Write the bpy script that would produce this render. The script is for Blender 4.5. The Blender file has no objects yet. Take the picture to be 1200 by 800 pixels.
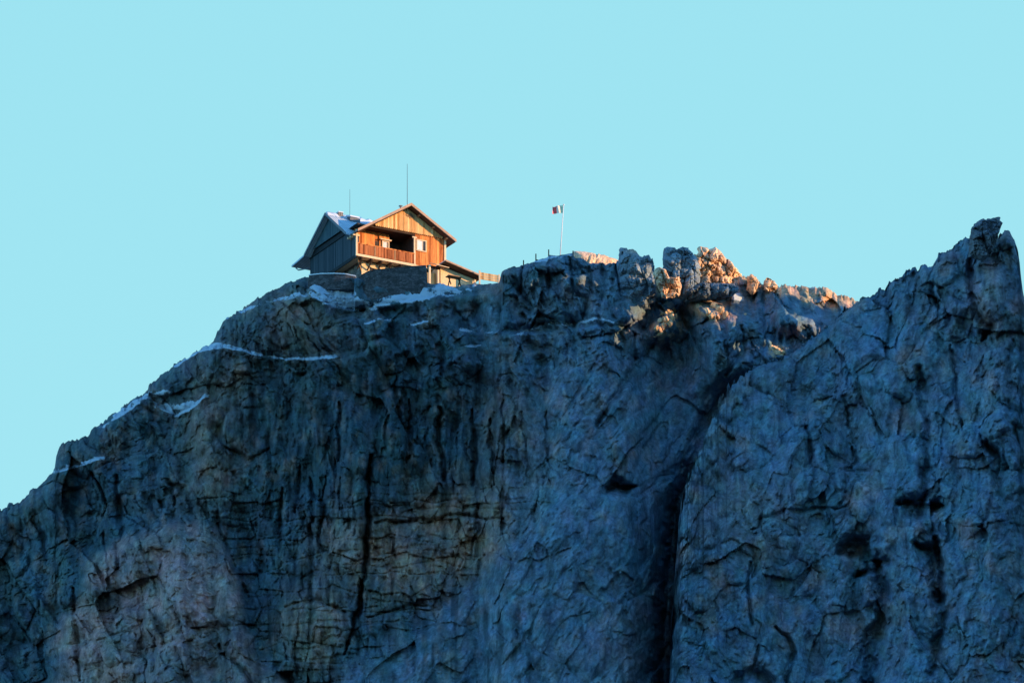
import bpy, bmesh, math, random
import numpy as np
from mathutils import Vector, Matrix, noise as mnoise

scene = bpy.context.scene
col = scene.collection
R = math.radians

# ------------------------------------------------------------------ survey helpers
F = 4800.0          # focal length expressed in photo pixels
TILT = 0.325        # the camera rises by this slope to the middle of the picture
def P(u, v, Y):
    return Vector(((u - 600) / F * Y, Y, Y * (TILT + (400 - v) / F)))

def lerp_pts(pts, u):
    a = np.array(pts, float)
    return np.interp(u, a[:, 0], a[:, 1])

# ------------------------------------------------------------------ numpy noise
def _h(ix, iy, s):
    n = ix.astype(np.int32).astype(np.uint32) * np.uint32(374761393) + iy.astype(np.int32).astype(np.uint32) * np.uint32(668265263) + np.uint32((s * 974634777) & 0xffffffff)
    n = (n ^ (n >> np.uint32(13))) * np.uint32(1274126177)
    n = (n ^ (n >> np.uint32(16))) * np.uint32(2246822519)
    n = n ^ (n >> np.uint32(15))
    return (n >> np.uint32(8)).astype(np.float32) * np.float32(1 / 16777216.0)

def vn(x, y, s=0):
    x = np.asarray(x, np.float32); y = np.asarray(y, np.float32)
    ix = np.floor(x); iy = np.floor(y)
    fx = x - ix; fy = y - iy
    fx = fx * fx * fx * (fx * (fx * 6 - 15) + 10); fy = fy * fy * fy * (fy * (fy * 6 - 15) + 10)
    a = _h(ix, iy, s); b = _h(ix + 1, iy, s); c = _h(ix, iy + 1, s); d = _h(ix + 1, iy + 1, s)
    return (a + (b - a) * fx + (c - a) * fy + (a - b - c + d) * fx * fy) * 2 - 1

def fbm(x, y, s=0, o=4, g=0.5):
    r = 0; a = 1; t = 0
    for i in range(o):
        c, sn = math.cos(i * 1.3 + .4), math.sin(i * 1.3 + .4)
        r = r + a * vn(c * x - sn * y + 17.3 * i, sn * x + c * y - 9.1 * i, s + i * 31)
        t += a; a *= g; x = x * 2.03; y = y * 2.03
    return r / t

def ridged(x, y, s=0, o=4):
    r = 0; a = 1; t = 0
    for i in range(o):
        r = r + a * (1 - np.abs(vn(x + 5.1 * i, y + 3.7 * i, s + i * 17)) * 2)
        t += a; a *= .5; x = x * 2.1; y = y * 2.1
    return r / t

def facets(x, y, s=0, tilt=1.0, jit=.9):
    """broken rock: every cell is a randomly tilted little plane; also returns how near a joint is"""
    x = np.asarray(x, np.float32); y = np.asarray(y, np.float32)
    ix = np.floor(x); iy = np.floor(y)
    f1 = np.full(x.shape, 9.0, np.float32); f2 = f1.copy(); hgt = np.zeros(x.shape, np.float32)
    for dx in (-1, 0, 1):
        for dy in (-1, 0, 1):
            cx = ix + dx; cy = iy + dy
            px = cx + .5 + jit * (_h(cx, cy, s) - .5); py = cy + .5 + jit * (_h(cx, cy, s + 1) - .5)
            ex = x - px; ey = y - py
            d = ex * ex + ey * ey
            r = _h(cx, cy, s + 2) * 2 - 1
            gx = _h(cx, cy, s + 3) * 2 - 1; gy = _h(cx, cy, s + 4) * 2 - 1
            h = r + tilt * 1.6 * (gx * ex + gy * ey)
            m = d < f1
            f2 = np.where(m, f1, np.minimum(f2, d))
            hgt = np.where(m, h, hgt); f1 = np.where(m, d, f1)
    return hgt, np.sqrt(f2) - np.sqrt(f1)

def sst(a, b, x):
    t = np.clip((x - a) / (b - a), 0, 1)
    return t * t * (3 - 2 * t)

def bump(u, v, cu, cv, ru, rv, rot=0, p=1.0):
    c, s = math.cos(R(rot)), math.sin(R(rot))
    a = ((u - cu) * c + (v - cv) * s) / ru; b = (-(u - cu) * s + (v - cv) * c) / rv
    return np.exp(-((a * a + b * b) ** p))

def dist_line(u, v, pts, want_t=False):
    d = np.full(u.shape, 1e9); tt = np.zeros(u.shape)
    n = len(pts) - 1
    for i in range(n):
        x0, y0 = pts[i]; x1, y1 = pts[i + 1]
        L = (x1 - x0) ** 2 + (y1 - y0) ** 2
        t = np.clip(((u - x0) * (x1 - x0) + (v - y0) * (y1 - y0)) / L, 0, 1)
        e = np.hypot(u - (x0 + t * (x1 - x0)), v - (y0 + t * (y1 - y0)))
        m = e < d
        d = np.where(m, e, d); tt = np.where(m, (i + t) / n, tt)
    return (d, tt) if want_t else d

def crack(u, v, pts, w, wob=0, seed=0):
    """0..1 profile of a fissure of half width w along pts, pinching out at both ends"""
    if wob:
        u = u + wob * fbm(u / 14, v / 14, seed, 3); v = v + wob * fbm(u / 17, v / 12, seed + 5, 2)
    d, t = dist_line(u, v, pts, True)
    ww = w * (0.35 + 0.65 * np.sin(np.clip(t, .02, .98) * math.pi) ** .6)
    return np.exp(-(d / ww) ** 2)

# ------------------------------------------------------------------ object helpers
def setp(o, label=None, cat=None, group=None, kind=None):
    if label: o['label'] = label
    if cat: o['category'] = cat
    if group: o['group'] = group
    if kind: o['kind'] = kind
    return o

def link(name, me, mat=None, parent=None):
    o = bpy.data.objects.new(name, me); col.objects.link(o)
    if mat is not None: me.materials.append(mat)
    if parent is not None: o.parent = parent
    return o

def empty(name, loc, rz=0):
    o = bpy.data.objects.new(name, None); col.objects.link(o)
    o.location = loc; o.rotation_euler = (0, 0, rz); o.empty_display_size = .5
    return o

def grid_mesh(name, V3, colr=None, snow=None, smooth=True, closed=False):
    """V3: rows x cols x 3"""
    nr, nc = V3.shape[:2]
    me = bpy.data.meshes.new(name)
    idx = np.arange(nr * nc).reshape(nr, nc)
    if closed: idx = np.concatenate([idx, idx[:, :1]], axis=1)
    q = np.stack([idx[:-1, :-1], idx[1:, :-1], idx[1:, 1:], idx[:-1, 1:]], -1).reshape(-1, 4)
    n = len(q)
    me.vertices.add(nr * nc); me.vertices.foreach_set('co', V3.astype(np.float32).ravel())
    me.loops.add(n * 4); me.loops.foreach_set('vertex_index', q.astype(np.int32).ravel())
    me.polygons.add(n)
    me.polygons.foreach_set('loop_start', np.arange(0, n * 4, 4, dtype=np.int32))
    me.update(calc_edges=True)
    me.polygons.foreach_set('use_smooth', np.full(n, smooth))
    if colr is not None:
        a = me.color_attributes.new('Tone', 'FLOAT_COLOR', 'POINT')
        c4 = np.ones((nr * nc, 4), np.float32); c4[:, :3] = colr.reshape(-1, 3)
        a.data.foreach_set('color', c4.ravel())
        b = me.attributes.new('Snow', 'FLOAT', 'POINT')
        b.data.foreach_set('value', (snow if snow is not None else np.zeros(nr * nc)).astype(np.float32).ravel())
    me.update()
    return me

class MB:
    """collects boxes, tubes and prisms into one mesh"""
    def __init__(s): s.bm = bmesh.new()
    def box(s, a, b, rot=None, piv=None):
        vs = [Vector((x, y, z)) for x in (a[0], b[0]) for y in (a[1], b[1]) for z in (a[2], b[2])]
        if rot is not None:
            c = Vector(piv) if piv is not None else (Vector(a) + Vector(b)) / 2
            vs = [rot @ (p - c) + c for p in vs]
        v = [s.bm.verts.new(p) for p in vs]
        for f in ((0, 1, 3, 2), (4, 6, 7, 5), (0, 4, 5, 1), (2, 3, 7, 6), (0, 2, 6, 4), (1, 5, 7, 3)):
            s.bm.faces.new([v[i] for i in f])
        return s
    def beam(s, a, b, w, h, up=(0, 0, 1)):
        a = Vector(a); b = Vector(b); d = (b - a).normalized(); up = Vector(up)
        sd = d.cross(up)
        if sd.length < 1e-4: sd = d.cross(Vector((1, 0, 0)))
        sd.normalize(); up = sd.cross(d)
        rings = []
        for p in (a, b):
            rings.append([s.bm.verts.new(p + sd * (w / 2) * i + up * (h / 2) * j) for i, j in ((-1, -1), (1, -1), (1, 1), (-1, 1))])
        for k in range(4):
            s.bm.faces.new((rings[0][k], rings[0][(k + 1) % 4], rings[1][(k + 1) % 4], rings[1][k]))
        s.bm.faces.new(rings[0][::-1]); s.bm.faces.new(rings[1])
        return s
    def tube(s, pts, r, n=8, r2=None):
        pts = [Vector(p) for p in pts]; prev = None; m = len(pts)
        for i, p in enumerate(pts):
            d = (pts[min(i + 1, m - 1)] - pts[max(i - 1, 0)]).normalized()
            sd = d.cross(Vector((0.3, 0.9, 0.31))).normalized(); up = sd.cross(d)
            rr = r if r2 is None else r + (r2 - r) * i / (m - 1)
            ring = [s.bm.verts.new(p + (sd * math.cos(t) + up * math.sin(t)) * rr) for t in [k * 2 * math.pi / n for k in range(n)]]
            if prev:
                for k in range(n): s.bm.faces.new((prev[k], prev[(k + 1) % n], ring[(k + 1) % n], ring[k]))
            else: s.bm.faces.new(ring[::-1])
            prev = ring
        s.bm.faces.new(prev)
        return s
    def prism(s, poly, dvec):
        """poly: list of points, extruded by dvec"""
        a = [s.bm.verts.new(Vector(p)) for p in poly]; b = [s.bm.verts.new(Vector(p) + Vector(dvec)) for p in poly]
        n = len(a)
        s.bm.faces.new(a); s.bm.faces.new(b[::-1])
        for k in range(n): s.bm.faces.new((a[k], b[k], b[(k + 1) % n], a[(k + 1) % n]))
        return s
    def build(s, name, mat, parent=None, zoff=0.0, bevel=0.0, smooth=False):
        bmesh.ops.recalc_face_normals(s.bm, faces=s.bm.faces)
        if bevel:
            bmesh.ops.bevel(s.bm, geom=[e for e in s.bm.edges if e.calc_face_angle(0) > .6], offset=bevel, segments=1, affect='EDGES')
        if zoff: bmesh.ops.translate(s.bm, verts=s.bm.verts, vec=(0, 0, zoff))
        me = bpy.data.meshes.new(name); s.bm.to_mesh(me); s.bm.free()
        if smooth:
            for p in me.polygons: p.use_smooth = True
        return link(name, me, mat, parent)

# ------------------------------------------------------------------ materials
def new_mat(name):
    m = bpy.data.materials.new(name); m.use_nodes = True
    nt = m.node_tree; b = nt.nodes['Principled BSDF']
    b.inputs['Roughness'].default_value = .85
    b.inputs['Specular IOR Level'].default_value = .15
    return m, nt, b

def nd(nt, t, **kw):
    n = nt.nodes.new(t)
    for k, v in kw.items():
        if k in n.inputs.keys(): n.inputs[k].default_value = v
        else: setattr(n, k, v)
    return n

def mixc(nt, fac, a, b, mode='MIX'):
    n = nt.nodes.new('ShaderNodeMix'); n.data_type = 'RGBA'; n.blend_type = mode
    for inp, val in ((0, fac), (6, a), (7, b)):
        if isinstance(val, bpy.types.NodeSocket): nt.links.new(val, n.inputs[inp])
        else: n.inputs[inp].default_value = val if inp == 0 else (tuple(val) + (1,))[:4]
    return n.outputs[2]

def ramp(nt, src, stops):
    n = nt.nodes.new('ShaderNodeValToRGB'); cr = n.color_ramp
    while len(cr.elements) < len(stops): cr.elements.new(.5)
    for e, (p, c) in zip(cr.elements, stops):
        e.position = p; e.color = (c, c, c, 1) if isinstance(c, (int, float)) else tuple(c) + (1,)
    nt.links.new(src, n.inputs[0])
    return n.outputs[0]

def rock_mat(name, fixed=None):
    m, nt, b = new_mat(name)
    geo = nd(nt, 'ShaderNodeNewGeometry')
    if fixed is None:
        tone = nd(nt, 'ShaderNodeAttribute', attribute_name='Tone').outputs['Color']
        snow = nd(nt, 'ShaderNodeAttribute', attribute_name='Snow').outputs['Fac']
    else:
        rgb = nd(nt, 'ShaderNodeRGB'); rgb.outputs[0].default_value = tuple(fixed) + (1,); tone = rgb.outputs[0]
        snow = None
    def noi(sc, det=6, rough=.65, dist=0.0, stretch=None):
        n = nd(nt, 'ShaderNodeTexNoise', Scale=sc, Detail=det, Roughness=rough, Distortion=dist)
        src = geo.outputs['Position']
        if stretch:
            mp = nd(nt, 'ShaderNodeMapping'); mp.inputs['Scale'].default_value = stretch
            nt.links.new(src, mp.inputs[0]); src = mp.outputs[0]
        nt.links.new(src, n.inputs['Vector']); return n
    n1 = noi(.9, 8, .7, .6, (1, 1, .45)); n2 = noi(.22, 4, .6, 1.0)
    n3 = noi(3.2, 5, .7)
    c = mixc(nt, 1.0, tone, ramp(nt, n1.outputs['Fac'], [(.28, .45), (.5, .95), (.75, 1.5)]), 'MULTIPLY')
    c = mixc(nt, .55, c, mixc(nt, 1.0, c, ramp(nt, n2.outputs['Color'], [(.3, (.95, .95, 1.25)), (.5, (1, 1, 1)), (.7, (1.25, 1.0, .75))]), 'MULTIPLY'))
    c = mixc(nt, .8, c, mixc(nt, 1.0, c, ramp(nt, n3.outputs['Fac'], [(.3, .55), (.7, 1.4)]), 'MULTIPLY'))
    bu = nd(nt, 'ShaderNodeBump', Strength=.55, Distance=.3)
    nt.links.new(n1.outputs['Fac'], bu.inputs['Height'])
    bu2 = nd(nt, 'ShaderNodeBump', Strength=.7, Distance=.1)
    nt.links.new(n3.outputs['Fac'], bu2.inputs['Height']); nt.links.new(bu.outputs[0], bu2.inputs['Normal'])
    nt.links.new(bu2.outputs[0], b.inputs['Normal'])
    if snow is not None:
        ns = noi(2.2, 5, .7)
        ma = nd(nt, 'ShaderNodeMath', operation='MULTIPLY_ADD'); nt.links.new(ns.outputs['Fac'], ma.inputs[0]); ma.inputs[1].default_value = 1.15
        nt.links.new(snow, ma.inputs[2])
        f = ramp(nt, ma.outputs[0], [(.90, 0), (1.16, 1)])
        c = mixc(nt, f, c, (.44, .55, .68))
    nt.links.new(c, b.inputs['Base Color'])
    return m

def wood_mat(name, c_lo, c_hi, bw=.2, axis='X', hue=.0):
    """boards bw wide: each board its own tone, streaks along the grain"""
    m, nt, b = new_mat(name)
    tc = nd(nt, 'ShaderNodeTexCoord'); sp = nd(nt, 'ShaderNodeSeparateXYZ'); nt.links.new(tc.outputs['Object'], sp.inputs[0])
    dv = nd(nt, 'ShaderNodeMath', operation='DIVIDE'); nt.links.new(sp.outputs[axis], dv.inputs[0]); dv.inputs[1].default_value = bw
    fl = nd(nt, 'ShaderNodeMath', operation='FLOOR'); nt.links.new(dv.outputs[0], fl.inputs[0])
    wn = nd(nt, 'ShaderNodeTexWhiteNoise', noise_dimensions='1D'); nt.links.new(fl.outputs[0], wn.inputs['W'])
    mp = nd(nt, 'ShaderNodeMapping'); mp.inputs['Scale'].default_value = (9, 9, 1.2) if axis != 'Z' else (1.2, 1.2, 9)
    nt.links.new(tc.outputs['Object'], mp.inputs[0])
    n = nd(nt, 'ShaderNodeTexNoise', Scale=1.0, Detail=5, Roughness=.7); nt.links.new(mp.outputs[0], n.inputs['Vector'])
    ad = nd(nt, 'ShaderNodeMath', operation='MULTIPLY_ADD'); nt.links.new(wn.outputs['Value'], ad.inputs[0]); ad.inputs[1].default_value = .55
    mu = nd(nt, 'ShaderNodeMath', operation='MULTIPLY'); nt.links.new(n.outputs['Fac'], mu.inputs[0]); mu.inputs[1].default_value = .75
    nt.links.new(mu.outputs[0], ad.inputs[2])
    nt.links.new(ramp(nt, ad.outputs[0], [(.34, c_lo), (.92, c_hi)]), b.inputs['Base Color'])
    bu = nd(nt, 'ShaderNodeBump', Strength=.5, Distance=.02); nt.links.new(n.outputs['Fac'], bu.inputs['Height']); nt.links.new(bu.outputs[0], b.inputs['Normal'])
    return m

def plain_mat(name, c, var=.25, sc=2.0, rough=.85, bump=.03, metal=0):
    m, nt, b = new_mat(name)
    geo = nd(nt, 'ShaderNodeTexCoord')
    n = nd(nt, 'ShaderNodeTexNoise', Scale=sc, Detail=6, Roughness=.65); nt.links.new(geo.outputs['Object'], n.inputs['Vector'])
    lo = tuple(x * (1 - var) for x in c); hi = tuple(min(1, x * (1 + var)) for x in c)
    nt.links.new(ramp(nt, n.outputs['Fac'], [(.3, lo), (.7, hi)]), b.inputs['Base Color'])
    b.inputs['Roughness'].default_value = rough; b.inputs['Metallic'].default_value = metal
    if bump:
        bu = nd(nt, 'ShaderNodeBump', Strength=.6, Distance=bump); nt.links.new(n.outputs['Fac'], bu.inputs['Height']); nt.links.new(bu.outputs[0], b.inputs['Normal'])
    return m

def stone_mat(name, c, sc=2.2):
    m, nt, b = new_mat(name)
    tc = nd(nt, 'ShaderNodeTexCoord')
    mp = nd(nt, 'ShaderNodeMapping'); mp.inputs['Scale'].default_value = (1, 1, 1.7); nt.links.new(tc.outputs['Object'], mp.inputs[0])
    vo = nd(nt, 'ShaderNodeTexVoronoi', Scale=sc); nt.links.new(mp.outputs[0], vo.inputs['Vector'])
    ve = nd(nt, 'ShaderNodeTexVoronoi', Scale=sc, feature='DISTANCE_TO_EDGE'); nt.links.new(mp.outputs[0], ve.inputs['Vector'])
    hs = nd(nt, 'ShaderNodeSeparateColor'); nt.links.new(vo.outputs['Color'], hs.inputs[0])
    base = ramp(nt, hs.outputs[0], [(0, tuple(x * .6 for x in c)), (1, tuple(min(1, x * 1.35) for x in c))])
    j = ramp(nt, ve.outputs['Distance'], [(0, .45), (.08, 1)])
    nt.links.new(mixc(nt, 1.0, base, j, 'MULTIPLY'), b.inputs['Base Color'])
    bu = nd(nt, 'ShaderNodeBump', Strength=1, Distance=.06); nt.links.new(j, bu.inputs['Height']); nt.links.new(bu.outputs[0], b.inputs['Normal'])
    return m

M = {}
M['rock'] = rock_mat('rock')
M['rock_dark'] = rock_mat('rock_dark', (.17, .18, .20))
M['rock_sunlit'] = rock_mat('rock_sunlit', (.88, .64, .42))  # boulder colour raised to orange to strengthen their sunlit look
M['rock_warm'] = rock_mat('rock_warm', (.40, .34, .28))
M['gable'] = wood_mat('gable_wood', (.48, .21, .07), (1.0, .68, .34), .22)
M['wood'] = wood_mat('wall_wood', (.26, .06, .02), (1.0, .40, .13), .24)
M['rail'] = wood_mat('rail_wood', (.16, .045, .02), (.66, .24, .10), .16)
M['trim'] = plain_mat('pale_trim', (.85, .66, .46), .1)
M['darkwood'] = plain_mat('dark_wood', (.07, .045, .035), .3)
M['sidewood'] = wood_mat('shaded_side_wood', (.02, .04, .058), (.065, .095, .125), .25, 'Y')  # blue shade of the unlit side put into the wood colour
M['sidegable'] = wood_mat('shaded_side_gable', (.04, .085, .115), (.085, .15, .185), .25, 'Y')  # side gable boards coloured with the same blue shade
M['plaster'] = plain_mat('plaster', (.80, .62, .40), .15, 3)
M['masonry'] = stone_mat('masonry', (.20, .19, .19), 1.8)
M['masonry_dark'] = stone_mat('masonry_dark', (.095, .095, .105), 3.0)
M['snow'] = plain_mat('snow', (.74, .82, .93), .06, 3, .6, .05)
M['metal'] = plain_mat('dull_metal', (.12, .14, .17), .2, 4, .5, 0, .4)
M['metal_white'] = plain_mat('white_metal', (.85, .85, .9), .03, 4, .5, 0, 0)
M['shade_dark'] = plain_mat('shade_strip_tone', (.022, .032, .042), .2)  # shade colour for the dark strips on the hut's side
M['pane'] = plain_mat('window_pane', (.05, .06, .08), .2, 2, .15, 0)
M['curtain'] = plain_mat('curtain', (.75, .78, .85), .08, 6)
M['interior'] = plain_mat('dark_interior', (.075, .055, .05), .3)
M['brace_wood'] = plain_mat('brace_wood', (.45, .28, .16), .2)

def roof_mat():
    m, nt, b = new_mat('sheet_roof')
    tc = nd(nt, 'ShaderNodeTexCoord')
    w = nd(nt, 'ShaderNodeTexWave', Scale=1.1, Distortion=.0); w.bands_direction = 'X'; nt.links.new(tc.outputs['Object'], w.inputs['Vector'])
    n = nd(nt, 'ShaderNodeTexNoise', Scale=.9, Detail=6, Roughness=.65); nt.links.new(tc.outputs['Object'], n.inputs['Vector'])
    base = ramp(nt, n.outputs['Fac'], [(.3, (.40, .52, .66)), (.7, (.62, .74, .88))])
    seam = ramp(nt, w.outputs['Fac'], [(.0, .6), (.12, 1)])
    nt.links.new(mixc(nt, 1, base, seam, 'MULTIPLY'), b.inputs['Base Color'])
    bu = nd(nt, 'ShaderNodeBump', Strength=.6, Distance=.05); nt.links.new(seam, bu.inputs['Height']); nt.links.new(bu.outputs[0], b.inputs['Normal'])
    return m
M['roof'] = roof_mat()
M['rake'] = plain_mat('rake_board', (.50, .34, .26), .2)

# ------------------------------------------------------------------ mountain
GROUND = -1.7
V_LINEAR_END = 880.0

SURF = {}
def on_rock(u, v, name='mountain'):
    us_, vt, vend, Y = SURF[name]
    i = min(len(us_) - 1, int(np.searchsorted(us_, u))); r = int(round((v - vt[i]) / (vend[i] - vt[i]) * (Y.shape[0] - 1)))
    return P(u, v, float(Y[max(0, min(Y.shape[0] - 1, r)), i]))

def curtain(name, us, vtop_fn, surf_fn, nrows, over_drop=.35, vstop=V_LINEAR_END):
    """a rock face: columns us, rows from the crest down to the ground, then back over the crest"""
    us = np.asarray(us); nc = len(us)
    vt = vtop_fn(us)
    t = np.linspace(0, 1, nrows)[:, None]
    vend = np.maximum(vstop, vt + 20)
    V = vt[None, :] + (vend - vt)[None, :] * t
    U = np.repeat(us[None, :], nrows, 0)
    Y, C, S = surf_fn(U, V)
    X = (U - 600) / F * Y; Z = Y * (TILT + (400 - V) / F)
    front = np.stack([X, Y, Z], -1)
    SURF[name] = (us, vt, vend, Y)
    # foot of the face down to the valley
    foot = []; k = 12
    Zl = Z[-1]
    for i in range(1, k + 1):
        f = i / k
        Zi = Zl + (GROUND - 3 - Zl) * f
        Yi = Y[-1] - 45 * f ** 1.3 + 3.0 * fbm(us / 50, np.full(nc, i * 1.7), 91, 3) * (1 - f * .5)
        Xi = (us - 600) / F * Yi * (1 + 0.0 * f)
        foot.append(np.stack([Xi, Yi, Zi], -1))
    foot = np.array(foot)
    offs = [.3, .7, 1.3, 2.2, 3.5, 5.5, 8, 12, 18, 27, 40, 60, 90, 130]
    back = []
    for o_ in offs[::-1]:
        dz = (over_drop if np.isscalar(over_drop) else over_drop(us)) * o_ + .010 * o_ * o_
        Yi = Y[0] + o_; Xi = (us - 600) / F * Y[0]
        Zi = Z[0] - dz + .06 * o_ * fbm(us / 9, np.full(nc, o_ * .8), 77, 3)
        back.append(np.stack([Xi, Yi, np.maximum(Zi, GROUND - 3)], -1))
    back = np.array(back)
    allv = np.concatenate([back, front, foot], 0)
    Cc = np.concatenate([np.repeat(C[:1], len(back), 0), C, np.repeat(C[-1:], k, 0)], 0)
    Ss = np.concatenate([np.repeat(S[:1] * 0, len(back), 0), S, np.repeat(S[-1:] * 0, k, 0)], 0)
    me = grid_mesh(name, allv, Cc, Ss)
    return link(name, me, M['rock'])

MAIN_TOP = [(-420, 900), (-200, 760), (-60, 640), (0, 597), (8, 592), (11, 588), (17, 589), (23, 587), (38, 575), (55, 560), (64, 551), (66, 535), (70, 523), (80, 517),
            (95, 513), (104, 511), (107, 505), (125, 492), (140, 480), (165, 462), (178, 448), (183, 446), (200, 430), (225, 415), (237, 406),
            (250, 402), (254, 390), (262, 376), (270, 370), (290, 358), (320, 340), (340, 331), (357, 325), (420, 326), (430, 331), (500, 331), (508, 333), (515, 331.5), (523, 334), (532, 336), (545, 334), (556, 332), (570, 333), 
            (585, 331), (588, 318), (600, 313), (613, 311), (628, 305.5), (643, 300.5), (655, 299.5), (671, 297), (674, 302), (684, 303), (690, 308), (708, 309), (716, 307), (727, 308),
            (735, 312), (762, 316), (770, 334), (790, 338), (803, 345), (850, 345), (860, 326), (868, 322), (878, 324), (884, 325), (890, 329), (895, 333),
            (899, 330), (907, 332), (915, 335), (925, 333), (937, 336), (948, 336), (960, 335), (968, 338), (975, 341), (982, 347), (990, 347), (998, 348), (1004, 352),
            (1060, 375), (1150, 420), (1400, 560)]

def main_top(us):
    v = lerp_pts(MAIN_TOP, us)
    amp = np.interp(us, [0, 300, 345, 360, 586, 600, 612, 672, 690, 760], [1, 1, .5, .35, .35, .6, .3, .3, .6, 1])
    h, _ = facets(us / 7.0, us * 0 + 3.3, 11); h2, _ = facets(us / 2.6, us * 0 + 1.3, 12)
    return v - amp * (1.5 * h + .8 * h2 + 1.0 * fbm(us / 25, us * 0, 5, 3))

def blocks(x, y, s=0, tilt=1.0, jit=.85, blk=.5):
    """chunky broken rock: bulging blocks with random set-back and tilt; creases between them"""
    x = np.asarray(x, np.float32); y = np.asarray(y, np.float32)
    ix = np.floor(x); iy = np.floor(y)
    f1 = np.full(x.shape, 9.0, np.float32); f2 = f1.copy(); hgt = np.zeros(x.shape, np.float32)
    for dx in (-1, 0, 1):
        for dy in (-1, 0, 1):
            cx = ix + dx; cy = iy + dy
            ex = x - (cx + .5 + jit * (_h(cx, cy, s) - .5)); ey = y - (cy + .5 + jit * (_h(cx, cy, s + 1) - .5))
            d = (1 - blk) * np.sqrt(ex * ex + ey * ey) + blk * np.maximum(np.abs(ex), np.abs(ey))
            h = (_h(cx, cy, s + 2) * 2 - 1) + tilt * 1.5 * ((_h(cx, cy, s + 3) * 2 - 1) * ex + (_h(cx, cy, s + 4) * 2 - 1) * ey)
            m = d < f1
            f2 = np.where(m, f1, np.minimum(f2, d)); hgt = np.where(m, h, hgt); f1 = np.where(m, d, f1)
    e0 = np.clip((f2 - f1) / .30, 0, 1); hgt = hgt * (.58 + .42 * e0 * e0 * (3 - 2 * e0))
    e = np.clip((f2 - f1) / .6, 0, 1)
    return hgt, 1 - (1 - e) ** 2.2          # set-back, bulge (0 in the crease)

def common_rock(u, v, seed, anis=1.5, ang=0, scale=1.0, blk=.5, warp=.5):
    """metres of relief; u, v in photo pixels (12 to the metre)"""
    x = u / 12.0 / scale; y = v / 12.0 / scale
    wx = fbm(x / 3.5, y / 3.5, seed, 4); wy = fbm(x / 3.5 + 31, y / 3.5, seed + 3, 4)
    x = x + warp * wx; y = y + warp * wy
    c, s = math.cos(R(ang)), math.sin(R(ang))
    X = c * x + s * y; Yy = (-s * x + c * y) / anis
    r = 0
    for k, (sz, am, bg_, tl) in enumerate(((5.6, 1.15, .60, 1.2), (2.4, .55, .30, 1.5), (1.1, .25, .13, 1.4), (.52, .11, .07, 1.3), (.27, .05, .035, 1.2))):
        h, e = blocks(X / sz, Yy / sz, seed + int(sz * 100), tl, .85, blk)
        pres = np.clip(.75 + .8 * vn(x / 6 + 3 * k, y / 7, seed + 40 + k), .25, 1.2)
        r = r - pres * (1.12 * am * h + bg_ * (e - .6))
        if k < 2:      # the finer joints follow the coarse blocks
            X = X + .12 * sz * h; Yy = Yy + .08 * sz * h
    r = r + .55 * fbm(X * .5, Yy * .5, seed + 71, 5) + .30 * ridged(X * .8 + wx, Yy * .6, seed + 73, 4)
    return r * scale

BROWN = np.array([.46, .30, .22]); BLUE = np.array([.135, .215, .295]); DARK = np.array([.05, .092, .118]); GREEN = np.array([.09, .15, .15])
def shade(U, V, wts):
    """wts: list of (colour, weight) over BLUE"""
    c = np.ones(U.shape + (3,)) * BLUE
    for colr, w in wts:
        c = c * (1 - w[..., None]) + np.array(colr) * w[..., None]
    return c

LEDGES = [  # (points, forward step in m, softness px, snow weight)
    ([(205, 428), (232, 411), (255, 405), (272, 406), (300, 414), (335, 420), (365, 419), (392, 416)], 1.3, 2.4, .72),
    ([(330, 352), (352, 345), (368, 346), (385, 355), (405, 360), (425, 364), (440, 357), (470, 352), (510, 346), (545, 344), (580, 340)], 1.2, 3, .35),
    ([(120, 500), (150, 478), (172, 463), (185, 473), (205, 485), (225, 476), (240, 462)], 1.1, 3.5, .75),
    ([(62, 552), (90, 545), (122, 534)], .9, 2.5, .75),
    ([(432, 378), (448, 373), (455, 374)], .7, 2, .9),
    ([(485, 379), (497, 376)], .5, 2, .8),
    ([(540, 385), (556, 389), (580, 388)], .6, 3, .5),
    ([(605, 391), (625, 385), (640, 378), (665, 380), (700, 372), (720, 377)], .8, 3, .42),
    ([(545, 405), (560, 404)], .5, 2, .6),
]
SNOWF = [([(262, 374), (300, 357), (340, 348), (352, 344)], 2.4, .33),
         ([(368, 342), (395, 337), (410, 346)], 8.0, .66), ([(380, 350), (430, 357), (462, 352)], 6.0, .58), ([(462, 352), (500, 344), (524, 336)], 6.5, .66),
         ([(500, 338), (540, 341), (555, 336)], 4.0, .5),
         ([(238, 407), (262, 404), (273, 407)], 3.0, .55), ([(172, 466), (188, 462), (196, 458)], 3.5, .45), ([(135, 487), (160, 472), (176, 463)], 4.0, .45),
         ([(185, 474), (210, 478), (226, 472)], 4.0, .35), ([(80, 548), (105, 542), (121, 535)], 2.8, .5),
         ([(620, 307), (640, 304)], 2.5, .5), ([(640, 301), (668, 299)], 2.0, .3),
         ([(842, 350), (856, 347), (867, 349)], 4.5, .75), ([(945, 338), (958, 339)], 1.5, .5)]

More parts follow.
